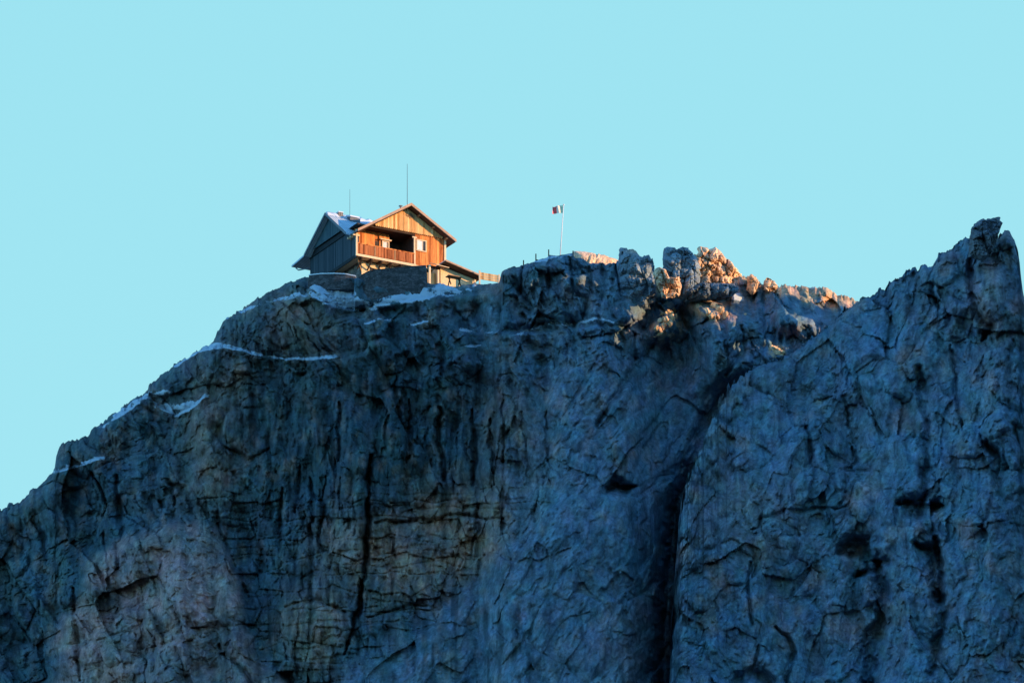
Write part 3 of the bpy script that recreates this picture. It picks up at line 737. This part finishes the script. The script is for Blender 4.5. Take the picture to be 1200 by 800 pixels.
# timber front to the right of the balcony
b = MB(); p = 6.42; i = 0; random.seed(4)
while p < W - .02:
    w_ = min(.24, W - p); dq = random.uniform(0, .035)
    b.box((p + .006, -dq, 0), (p + w_ - .006, .12, 3.06)); p += w_; i += 1
b.box((6.44, .12, 0), (W - .02, .16, 3.04)); tf = part(b, 'timber_front', 'wood')
b = MB(); b.box((W - .06, -.08, .2), (W + .14, .12, 3.0)); part(b, 'corner_board', 'trim')
b = MB(); b.box((W - .14, .13, .0), (W, 9.9, 3.0)); part(b, 'end_wall', 'wood')
def window(p0, p1, z0, z1, q, parent, fmat='trim', sh=True):
    b = MB(); t = .09
    b.box((p0 - t, q - .09, z0 - t), (p0, q, z1 + t)); b.box((p1, q - .09, z0 - t), (p1 + t, q, z1 + t))
    b.box((p0, q - .09, z0 - t), (p1, q, z0)); b.box((p0, q - .09, z1), (p1, q, z1 + t)); b.box(((p0 + p1) / 2 + .12, q - .07, z0), ((p0 + p1) / 2 + .17, q - .01, z1))
    wf = part(b, 'window', fmat, parent)
    b = MB(); b.box((p0, q - .035, z0), (p1, q - .006, z1)); part(b, 'pane', 'pane', wf)
    b = MB(); b.box((p0 + .03, q - .05, z0 + .03), ((p0 + p1) / 2 + .11, q - .038, z1 - .02)); part(b, 'curtain', 'curtain', wf)
window(6.62, 7.55, 1.5, 2.45, -.04, hut)
# loggia
b = MB(); p = .45; random.seed(7)
while p < 4.18:
    w_ = min(.24, 4.2 - p); dq = random.uniform(0, .03)
    if not (2.62 < p + w_ / 2 < 3.05): b.box((p + .005, 1.2 - dq, .02), (p + w_ - .005, 1.3, 2.75))
    p += w_
b.box((.4, 1.3, .02), (4.2, 1.36, 3.0)); part(b, 'loggia_wall', 'wood')
b = MB(); b.box((2.64, 1.24, .05), (3.02, 1.295, 2.1)); part(b, 'door', 'interior')
window(3.45, 4.05, 1.25, 2.15, 1.16, hut)
b = MB(); b.box((3.1, .9, 2.25), (4.3, 1.18, 2.36)); part(b, 'window_hood', 'trim')
b = MB(); b.box((4.2, 1.36, .02), (4.32, 3.0, 3.0)); b.box((4.2, 3.0, .02), (6.5, 3.1, 3.0)); b.box((6.3, .17, .02), (6.4, 3.0, 3.0)); b.box((.14, .2, 3.06), (W - .15, 9.8, 3.12)); part(b, 'loggia_recess', 'interior')
b = MB(); b.box((6.28, -.08, .0), (6.44, .10, 2.75)); b.box((6.1, -.09, 2.62), (6.6, .0, 2.74)); part(b, 'loggia_post', 'trim')
b = MB(); b.box((-.13, -.14, -.2), (.03, .0, 2.35)); part(b, 'corner_post', 'trim')
# railing
b = MB(); p = .06
random.seed(3)
while p < 6.26:
    b.box((p + .012, -.10 - random.uniform(0, .02), .08), (p + .16 - .012, -.04, 1.02)); p += .16
rl = part(b, 'railing', 'rail')
b = MB(); b.box((.0, -.14, 1.02), (6.3, -.02, 1.10)); part(b, 'handrail', 'wood', rl)
for p_ in (1.9, 4.1): b = MB(); b.box((p_, -.135, .05), (p_ + .1, -.12, 1.0)); part(b, 'railing_post', 'brace_wood', rl)
b = MB(); b.beam((.02, .1, -.1), (.98, 1.0, -1.2), .12, .12); part(b, 'corner_brace', 'brace_wood')
# front gable boarding with saw-tooth lower edge
def roof_z(p):
    return 5.62 - .60 * (5.54 - p) if p < 5.54 else 5.62 - .55 * (p - 5.54)
b = MB(); p = 1.75; k = 0; random.seed(12)
while p < 9.62:
    w_ = .22; a0, a1 = p + .006, p + w_ - .006; dq = random.uniform(0, .035)
    zb = 3.15; t0, t1 = roof_z(a0) - .27, roof_z(a1) - .27
    if min(t0, t1) > zb + .05:
        pts = [(a0, -.12 - dq, zb), ((a0 + a1) / 2, -.12 - dq, zb - .13), (a1, -.12 - dq, zb), (a1, -.12 - dq, t1)]
        if a0 < 5.54 < a1: pts.append((5.54, -.12 - dq, 5.33))
        pts.append((a0, -.12 - dq, t0))
        b.prism(pts, (0, .1 + dq, 0))
    p += w_; k += 1
gb = part(b, 'gable_boarding', 'gable')
b = MB(); b.prism([(5.3, -.19, 4.68), (5.86, -.19, 4.40), (6.42, -.19, 4.68), (5.86, -.19, 4.98)], (0, .02, 0)); vt_ = part(b, 'gable_vent', 'brace_wood', gb)
b = MB()
for i in range(4):
    zz = 4.50 + i * .10; hw = .34 - abs(i - 1.5) * .12
    b.box((5.86 - hw, -.215, zz), (5.86 + hw, -.192, zz + .045))
part(b, 'slat', 'darkwood', vt_)
b = MB(); b.box((.15, .0, 2.9), (W, .16, 3.055)); part(b, 'gable_beam', 'darkwood')
# roofs
RT = .2
def slope(b, p0, z0, p1, z1, q0, q1, t=RT):
    b.prism([(p0, q0, z0), (p1, q0, z1), (p1, q0, z1 - t), (p0, q0, z0 - t)], (0, q1 - q0, 0))
def flat_poly(b, pts, t=RT):
    b.prism(pts, (0, 0, -t))
def fz(p): return 5.62 - .60 * (5.54 - p)
b = MB(); flat_poly(b, [(p, q, fz(p)) for p, q in ((5.54, -.9), (-.30, -.9), (-.30, .62), (5.37, 5.26), (5.54, 10.6))]); rf = part(b, 'roof', 'roof')
b = MB(); slope(b, 5.545, 5.62, 10.5, 2.89, -.9, 10.7); part(b, 'roof_slope', 'roof', rf)
b = MB(); flat_poly(b, [(p, q, fz(p) - .215) for p, q in ((5.54, -.86), (-.28, -.86), (-.28, -.1), (4.6, 3.6))], .05); part(b, 'soffit', 'darkwood', rf)
b = MB(); slope(b, 5.56, 5.40, 10.46, 2.68, -.86, 10.66, .05); part(b, 'soffit', 'darkwood', rf)
b = MB(); slope(b, 5.54, 5.66, -.34, 2.14, -.96, -.902, .26); slope(b, 5.545, 5.66, 10.55, 2.91, -.96, -.902, .26); part(b, 'rake_board', 'rake', rf)
for q_ in (-.1, .55, 1.1): b = MB(); b.box((-.42, q_, 1.74), (.3, q_ + .14, 1.90)); part(b, 'rafter_end', 'trim', rf)
for p_ in (6.6, 8.2, 9.7): b = MB(); b.beam((p_, -.7, roof_z(p_) - .33), (p_, .0, roof_z(p_) - .33), .12, .12); part(b, 'purlin_end', 'brace_wood', rf)
def slope2(b, q0, z0, q1, z1, p0, p1, t=RT):
    b.prism([(p0, q0, z0), (p0, q1, z1), (p0, q1, z1 - t), (p0, q0, z0 - t)], (p1 - p0, 0, 0))
b = MB(); flat_poly(b, [(p, q, 5.52 - .732 * (5.26 - q)) for p, q in ((-.8, 5.26), (-.8, .75), (-.16, .75), (5.36, 5.26))]); rs_ = part(b, 'side_roof', 'roof')
b = MB(); slope2(b, 5.265, 5.52, 9.95, 2.85, -.8, 5.45); slope2(b, 9.955, 2.85, 12.9, 2.62, -.8, 5.2, .16); part(b, 'roof_slope', 'roof', rs_)
b = MB(); slope2(b, 5.26, 5.53, .70, 2.20, -.87, -.802, .26); slope2(b, 5.265, 5.53, 9.97, 2.85, -.87, -.802, .26); part(b, 'rake_board', 'metal', rs_)
def side_z(q): return 5.52 - (.732 * (5.26 - q) if q < 5.26 else .569 * (q - 5.26))
b = MB(); q = 1.6
while q < 9.2:
    a0, a1 = q + .006, q + .244; t0, t1 = side_z(a0) - .26, side_z(a1) - .26
    if min(t0, t1) > 3.2: b.prism([(-.30, a0, 3.12), (-.30, a1, 3.12), (-.30, a1, t1), (-.30, a0, t0)], (.12, 0, 0))
    q += .25
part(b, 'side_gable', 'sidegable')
b = MB(); b.tube([(-.6, 12.4, 2.45), (-.55, 12.35, 2.2), (-.5, 11.9, 1.9), (-.3, 10.9, 1.75), (-.12, 10.2, 1.62)], .06); part(b, 'gutter_pipe', 'metal')
b = MB(); b.beam((-.36, -.9, 1.96), (-.36, .55, 1.96), .12, .12); b.tube([(-.2, .2, 1.95), (-.1, .12, 1.2), (-.08, .08, .1), (-.08, .08, -.3)], .04); part(b, 'gutter', 'metal')
# snow lying on the side roof ridge
def snow_strip(p0, p1, name='snow_patch'):
    b = MB(); bm = b.bm; n = 26; random.seed(int(p0 * 100)); rings = []
    for i in range(n):
        p = p0 + (p1 - p0) * i / (n - 1); w_ = .5 + .35 * mnoise.noise(Vector((p * 1.3, 3, 0))) ; h = .13 + .09 * mnoise.noise(Vector((p * 2.1, 7, 0)))
        if i in (0, n - 1): h = .02; w_ = .2
        ring = []
        for q, dz in ((5.26 + .25, .0), (5.26 + .12, h * .8), (5.26, h * 1.25), (5.26 - w_ * .4, h), (5.26 - w_ * .8, h * .7), (5.26 - w_, .01)):
            ring.append(bm.verts.new((p, q, side_z(q) + dz)))
        if rings:
            for k in range(5): bm.faces.new((rings[-1][k], rings[-1][k + 1], ring[k + 1], ring[k]))
        rings.append(ring)
    return part(b, name, 'snow', rs_, smooth=True)
snow_strip(-.75, .5); snow_strip(1.1, 1.6); snow_strip(2.5, 4.9)
b = MB(); b.prism([(1.35, 4.1, 4.72), (1.35, 4.75, 4.9), (1.35, 4.75, 5.32), (1.35, 4.05, 5.08)], (1.1, 0, 0)); dm = part(b, 'dormer', 'metal')
b = MB(); b.prism([(1.25, 3.95, 5.1), (1.25, 4.9, 5.40), (1.25, 4.9, 5.56), (1.25, 3.98, 5.26)], (1.3, 0, 0)); part(b, 'snow_cap', 'snow', dm, bevel=.05)
b = MB(); b.box((.55, 5.05, 5.2), (1.05, 5.5, 5.75)); ch = part(b, 'chimney', 'masonry')
b = MB(); b.box((.5, 5.0, 5.752), (1.1, 5.55, 5.86)); part(b, 'snow_cap', 'snow', ch, bevel=.04)
b = MB(); b.tube([(5.5, 1.3, 5.5), (5.5, 1.3, 6.0)], .08); b.box((5.36, 1.16, 6.0), (5.66, 1.46, 6.07)); part(b, 'vent_pipe', 'metal')
b = MB(); b.tube([(1.9, 5.26, 5.4), (1.9, 5.26, 8.3)], .022, 6, .015); part(b, 'lightning_rod', 'metal')
b = MB(); b.tube([(5.54, -.05, 5.5), (5.54, -.05, 9.75)], .032, 6, .018); part(b, 'lightning_rod', 'metal')

# ------------------------------------------------------------------ retaining walls round the hut
def wall_run(name, pts, bottom, thick, mat, label, cat, cap=None, cap_h=.06):
    """pts: (u, v_top, Y) along the wall; a real wall with thickness, going down to bottom (v)"""
    us_ = np.array([p[0] for p in pts], float)
    n = 60; uu = np.linspace(us_[0], us_[-1], n)
    tops = [P(u, float(np.interp(u, us_, [p[1] for p in pts])), float(np.interp(u, us_, [p[2] for p in pts]))) for u in uu]
    org = Vector((sum(t.x for t in tops) / n, sum(t.y for t in tops) / n, min(t.z for t in tops) - 2.5))
    root = empty(name, org); setp(root, label, cat)
    def ribbon(lift, z_lo, th, nm, m, infl=0, rough=.04):
        b = MB(); prev = None
        for i, t in enumerate(tops):
            d = (tops[min(i + 1, n - 1)] - tops[max(i - 1, 0)]); nrm = Vector((-d.y, d.x, 0)).normalized()
            jz = rough * mnoise.noise(Vector((i * .7, 2.2, 0)))
            zt = t.z + lift + jz; zb = (t.z + z_lo) if z_lo > -1.5 else P(0, bottom, t.y).z
            ring = [b.bm.verts.new(v - org) for v in (Vector((t.x, t.y, zb)) - nrm * (infl + (.25 if z_lo <= -1.5 else 0)), Vector((t.x, t.y, zt)) - nrm * infl, Vector((t.x, t.y, zt)) + nrm * (th + infl), Vector((t.x, t.y, zb)) + nrm * (th + infl))]
            if prev:
                for k in range(4): b.bm.faces.new((prev[k], prev[(k + 1) % 4], ring[(k + 1) % 4], ring[k]))
            else: b.bm.faces.new(ring[::-1])
            prev = ring
        b.bm.faces.new(prev)
        return b.build(nm, M[m], root)
    ribbon(0, -9, thick, 'stonework', mat)
    if cap: ribbon(cap_h, .0, thick, 'coping', cap, .04, .03)
    return root
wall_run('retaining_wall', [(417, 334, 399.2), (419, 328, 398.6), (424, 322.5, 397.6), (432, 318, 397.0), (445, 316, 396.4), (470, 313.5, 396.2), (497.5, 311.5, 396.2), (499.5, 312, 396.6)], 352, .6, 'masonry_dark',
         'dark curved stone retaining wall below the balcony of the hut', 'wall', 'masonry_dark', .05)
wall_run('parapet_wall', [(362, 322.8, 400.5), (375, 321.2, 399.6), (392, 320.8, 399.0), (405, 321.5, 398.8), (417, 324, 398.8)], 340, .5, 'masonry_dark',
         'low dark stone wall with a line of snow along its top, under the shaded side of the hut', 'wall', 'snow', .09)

# ------------------------------------------------------------------ shed, fence, table on the right of the hut
S0 = P(503, 330, 402.0); HB = 2.0
shed = empty('lean_to_shed', S0 - Vector((0, 0, HB)), TH); setp(shed, 'low cream walled shed with dark sloping roof tucked against the right end of the hut', 'shed')
def sp(mb, name, mat, parent=shed, **k): return mb.build(name, M[mat], parent, zoff=HB, **k)
b = MB(); b.prism([(1.2, 0, -HB), (5.1, 0, -HB), (5.1, 0, 1.05), (1.2, 0, 1.75)], (0, 2.6, 0)); sp(b, 'wall', 'plaster')
b = MB(); b.prism([(1.35, -1.0, 2.02), (5.45, -1.0, 1.13), (5.45, -1.0, .98), (1.35, -1.0, 1.86)], (0, 4.0, 0)); sr = sp(b, 'roof', 'darkwood')
b = MB(); b.prism([(1.3, -.95, 2.07), (5.5, -.95, 1.17), (5.5, -.95, 1.13), (1.3, -.95, 2.03)], (0, 3.9, 0)); sp(b, 'snow_cover', 'snow', sr)
b = MB(); b.prism([(1.3, -1.06, 2.08), (5.5, -1.06, 1.18), (5.5, -1.06, 1.02), (1.3, -1.06, 1.92)], (0, .055, 0)); sp(b, 'fascia', 'rake', sr)
for p, h in ((-.1, 1.55), (.85, 1.2), (4.95, .95)):
    b = MB(); b.box((p - .09, -.35, -HB), (p + .09, -.17, h)); sp(b, 'post', 'trim')
b = MB(); b.box((1.02, -.12, -.3), (1.19, .02, 1.3)); b.box((-.2, -.05, 1.35), (1.2, .1, 1.6)); sp(b, 'door_frame', 'darkwood')
b = MB(); b.prism([(.3, -.9, 1.52), (1.75, -.9, 1.42), (1.75, -.9, 1.36), (.3, -.9, 1.46)], (0, 1.4, .55)); sp(b, 'canopy', 'trim')
b = MB(); b.box((0.0, .55, -HB), (1.0, .62, 1.1)); sp(b, 'entrance_panel', 'gable')
tb = empty('picnic_table', P(532, 333, 399.8), TH); setp(tb, 'small wooden table standing in front of the cream wall of the shed', 'table')
b = MB(); b.box((-.75, -.4, .66), (.75, .4, .73)); b.build('tabletop', M['brace_wood'], tb)
for sx in (-.55, .55):
    b = MB(); b.beam((sx, -.4, -.2), (sx, .12, .66), .08, .08); b.build('leg', M['darkwood'], tb)
    b = MB(); b.beam((sx + .09, .4, -.2), (sx + .09, -.12, .66), .08, .08); b.build('leg', M['darkwood'], tb)
fe = empty('wooden_fence', P(562, 331.5, 403) - Vector((0, 0, .8)), R(12)); setp(fe, 'pinkish board fence glowing in sun between the shed and the dark crest rocks', 'fence')
for k, (p, h) in enumerate(((0, 1.22), (1.95, .95), (2.55, .9))):
    b = MB(); b.box((p - .07, -.07, 0), (p + .07, .07, .8 + h)); b.build('post', M['trim'], fe)
for k, (z0, z1) in enumerate(((.22, .42), (.46, .66), (.70, .9))):
    b = MB(); dz = .1
    b.prism([(.08, -.03, .8 + z0 + .15), (1.87, -.03, .8 + z0 - .02), (1.87, -.03, .8 + z1 - .02), (.08, -.03, .8 + z1 + .15)], (0, .05, 0)); b.build('board', M['gable'], fe)
b = MB(); b.prism([(2.03, -.03, .9), (2.47, -.03, .86), (2.47, -.03, 1.5), (2.03, -.03, 1.55)], (0, .05, 0)); b.build('board', M['trim'], fe)

# ------------------------------------------------------------------ terrace steps and the flag
for k, (u0, v0, u1, v1, pv, lab) in enumerate(((613.5, 311.3, 629, 308.8, 305, 'lowest of the log steps on the crest, nearest the hut, with a short dark post'),
                             (628, 304.3, 646, 306.8, 297.5, 'middle log step on the crest with a tall dark post at its left end'),
                             (643, 299.0, 661, 301.0, 292.5, 'log step with a dark post just left of the flagpole foot'),
                             (656, 299.0, 671.5, 297.5, 294, 'topmost log step with its post on the right, beside the pale bank'))):
    Ys = (391.8, 391.9, 391.9, 392.1)[k]
    a = P(u0, v0, Ys); c_ = P(u1, v1, Ys + .9); r_ = empty('log_step', a); setp(r_, lab, 'step', 'log steps with snow along the crest')
    b = MB(); b.beam((0, 0, -.12), c_ - a + Vector((0, 0, -.12)), .22, .22); b.build('log', M['darkwood'], r_)
    pu = u0 if k < 3 else u1; pa = P(pu, pv, Ys if k < 3 else Ys + .9) - a; pb = P(pu, (v0 if k < 3 else v1) + 1.5, Ys if k < 3 else Ys + .9) - a
    b = MB(); b.beam(pb, pa, .11, .11); b.build('post', M['darkwood'], r_)
    b = MB(); up = Vector((0, .15, .0)); d_ = c_ - a
    b.prism([Vector((0.05, .1, -.02)), d_ + Vector((0, .1, -.02)), d_ + Vector((0, 1.6, .16)), Vector((.05, 1.6, .22))], (0, 0, .07)); b.build('snow_cover', M['snow'], r_)

fb = P(656.3, 300.5, 394.6); ft = P(660.5, 240, 394.6)
fp = empty('flagpole', fb); setp(fp, 'thin white pole rising from the terrace steps on the crest, leaning slightly right', 'flagpole')
b = MB(); b.tube([(0, 0, 0), (ft - fb) * .5, ft - fb], .055, 8, .035); b.build('pole', M['metal_white'], fp, smooth=True)
b = MB(); bmesh.ops.create_icosphere(b.bm, subdivisions=2, radius=.08); bmesh.ops.translate(b.bm, verts=b.bm.verts, vec=ft - fb); b.build('finial', M['metal_white'], fp, smooth=True)
def flag_mat():
    m, nt, bs = new_mat('tricolour')
    tc = nd(nt, 'ShaderNodeUVMap'); sp_ = nd(nt, 'ShaderNodeSeparateXYZ'); nt.links.new(tc.outputs[0], sp_.inputs[0])
    r = nt.nodes.new('ShaderNodeValToRGB'); cr = r.color_ramp; cr.interpolation = 'CONSTANT'; cr.elements.new(.5)
    for e, (p_, c_) in zip(cr.elements, ((0, (.62, .78, .55)), (.24, (.9, .88, .8)), (.6, (.9, .16, .16)))): e.position = p_; e.color = c_ + (1,)
    nt.links.new(sp_.outputs[0], r.inputs[0]); nt.links.new(r.outputs[0], bs.inputs['Base Color']); return m
bm = bmesh.new(); uvl = bm.loops.layers.uv.new('UVMap'); nu, nv = 24, 12; vs = []
for i in range(nu + 1):
    row = []
    for j in range(nv + 1):
        s_ = i / nu; t_ = j / nv
        x = -1.0 * s_ ; y = .16 * math.sin(s_ * 9 + t_ * 1.5) * (s_ ** .6) + .1 * s_; z = -.72 * t_ - .16 * s_ * t_ * 0 - .10 * s_ * s_ + .05 * math.sin(s_ * 7 + t_ * 3) * s_
        row.append((bm.verts.new((x, y, z)), (s_, t_)))
    vs.append(row)
for i in range(nu):
    for j in range(nv):
        q4 = [vs[i][j], vs[i + 1][j], vs[i + 1][j + 1], vs[i][j + 1]]
        f = bm.faces.new([q[0] for q in q4]); f.smooth = True
        for lp, q in zip(f.loops, q4): lp[uvl].uv = q[1]
me = bpy.data.meshes.new('flag'); bm.to_mesh(me); bm.free()
fl = link('flag', me, flag_mat()); fl.location = ft - Vector((.07, 0, .06)); setp(fl, 'small green white and red striped flag fluttering left from the top of the white pole', 'flag')

# ------------------------------------------------------------------ loose sunlit boulders
protos = []
for k in range(4):
    bm = bmesh.new(); bmesh.ops.create_icosphere(bm, subdivisions=4, radius=1)
    for v in bm.verts:
        p = v.co.copy(); d = 0
        for sz, am in ((1.1, .38), (.5, .16), (.22, .06)):
            q = p / sz + Vector((k * 9.1, 3, 1)); dd, pp = mnoise.voronoi(q); c_ = Vector(pp[0]); h = mnoise.cell(c_ * 3.1)
            d += am * ((h - .5) * .6 + (dd[1] - dd[0]) * .5 - .2)
        v.co = Vector((p.x, p.y, p.z * 1.15)) * (1 + d)
    me = bpy.data.meshes.new('boulder'); bm.to_mesh(me); bm.free(); me.materials.append(M['rock_sunlit']); protos.append(me)
def boulder(u, v, s_, label, group, k, Yoff=-.12):
    o = bpy.data.objects.new('boulder', protos[k % 4]); col.objects.link(o)
    o.location = on_rock(u, v) + Vector((0, Yoff, 0)); o.rotation_euler = (k * 1.7, k * .9, k * 2.3); s_ *= 1.15; o.scale = (s_ * .8, s_, s_ * 1.15)
    setp(o, label, 'boulder', group)
random.seed(22)
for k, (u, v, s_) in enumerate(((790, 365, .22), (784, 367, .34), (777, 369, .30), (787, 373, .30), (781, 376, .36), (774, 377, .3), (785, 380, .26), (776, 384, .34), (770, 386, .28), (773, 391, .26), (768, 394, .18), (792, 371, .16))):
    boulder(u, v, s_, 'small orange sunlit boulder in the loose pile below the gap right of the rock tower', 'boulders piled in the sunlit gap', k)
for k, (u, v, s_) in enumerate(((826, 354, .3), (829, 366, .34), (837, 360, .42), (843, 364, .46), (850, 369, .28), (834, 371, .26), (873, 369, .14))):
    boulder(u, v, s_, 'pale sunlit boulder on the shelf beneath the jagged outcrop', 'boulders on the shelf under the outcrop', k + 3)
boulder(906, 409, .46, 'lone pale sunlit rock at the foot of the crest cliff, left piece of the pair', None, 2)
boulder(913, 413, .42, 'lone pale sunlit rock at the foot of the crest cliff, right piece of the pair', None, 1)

# ground sheet
gm = plain_mat('valley_ground', (.055, .065, .05), .35, .02)
me = grid_mesh('ground', np.array([[[x, y, GROUND] for x in np.linspace(-9000, 9000, 31)] for y in np.linspace(-9000, 9000, 31)]))
setp(link('ground', me, gm), kind='structure')

# ------------------------------------------------------------------ camera, sun, sky
cam = bpy.data.cameras.new('camera'); cam.sensor_width = 36; cam.lens = 36 * F / 1200; cam.shift_y = TILT * F / 1200
cam.clip_end = 20000; cam.clip_start = .5
co = bpy.data.objects.new('camera', cam); col.objects.link(co); co.rotation_euler = (R(90), 0, 0); scene.camera = co

sl = bpy.data.lights.new('sun', 'SUN'); sl.energy = 6.6; sl.angle = R(.27); sl.color = (1.0, .57, .25)
so = bpy.data.objects.new('sun', sl); col.objects.link(so); so.rotation_euler = SUN.to_track_quat('Z', 'Y').to_euler(); so.location = (100, 0, 300)

w = bpy.data.worlds.new('World'); scene.world = w; w.use_nodes = True
nt = w.node_tree; bg = nt.nodes['Background']
sky = nt.nodes.new('ShaderNodeTexSky'); sky.sky_type = 'NISHITA'; sky.sun_disc = False
sky.sun_elevation = SUN_EL; sky.sun_rotation = math.atan2(SUN.x, SUN.y); sky.altitude = 2500; sky.ozone_density = 2.0; sky.air_density = 1.0; sky.dust_density = .3
AMB = (1.9, 3.3, 3.65)
tint = mixc(nt, 1.0, sky.outputs[0], AMB, 'MULTIPLY')
# the hazy side of the sky behind the mountain glows an even cyan
tc = nt.nodes.new('ShaderNodeTexCoord')
vm = nt.nodes.new('ShaderNodeVectorMath'); vm.operation = 'DOT_PRODUCT'; nt.links.new(tc.outputs['Generated'], vm.inputs[0])
vm.inputs[1].default_value = Vector((0, .95, .31)).normalized()
fac = ramp(nt, vm.outputs['Value'], [(.62, 0), (.93, 1)])
ST = .12
sz_ = nt.nodes.new('ShaderNodeSeparateXYZ'); nt.links.new(tc.outputs['Generated'], sz_.inputs[0])
glow = ramp(nt, sz_.outputs['Z'], [(.24, (.372, .805, .905)), (.40, (.335, .765, .88))])
gs = mixc(nt, 1.0, glow, (1 / ST, 1 / ST, 1 / ST), 'MULTIPLY')
c = mixc(nt, fac, tint, gs)
nt.links.new(c, bg.inputs['Color']); bg.inputs['Strength'].default_value = ST

scene.view_settings.view_transform = 'Standard'; scene.view_settings.look = 'None'
scene.view_settings.exposure = 0; scene.view_settings.gamma = 1
scene.render.engine = 'CYCLES'
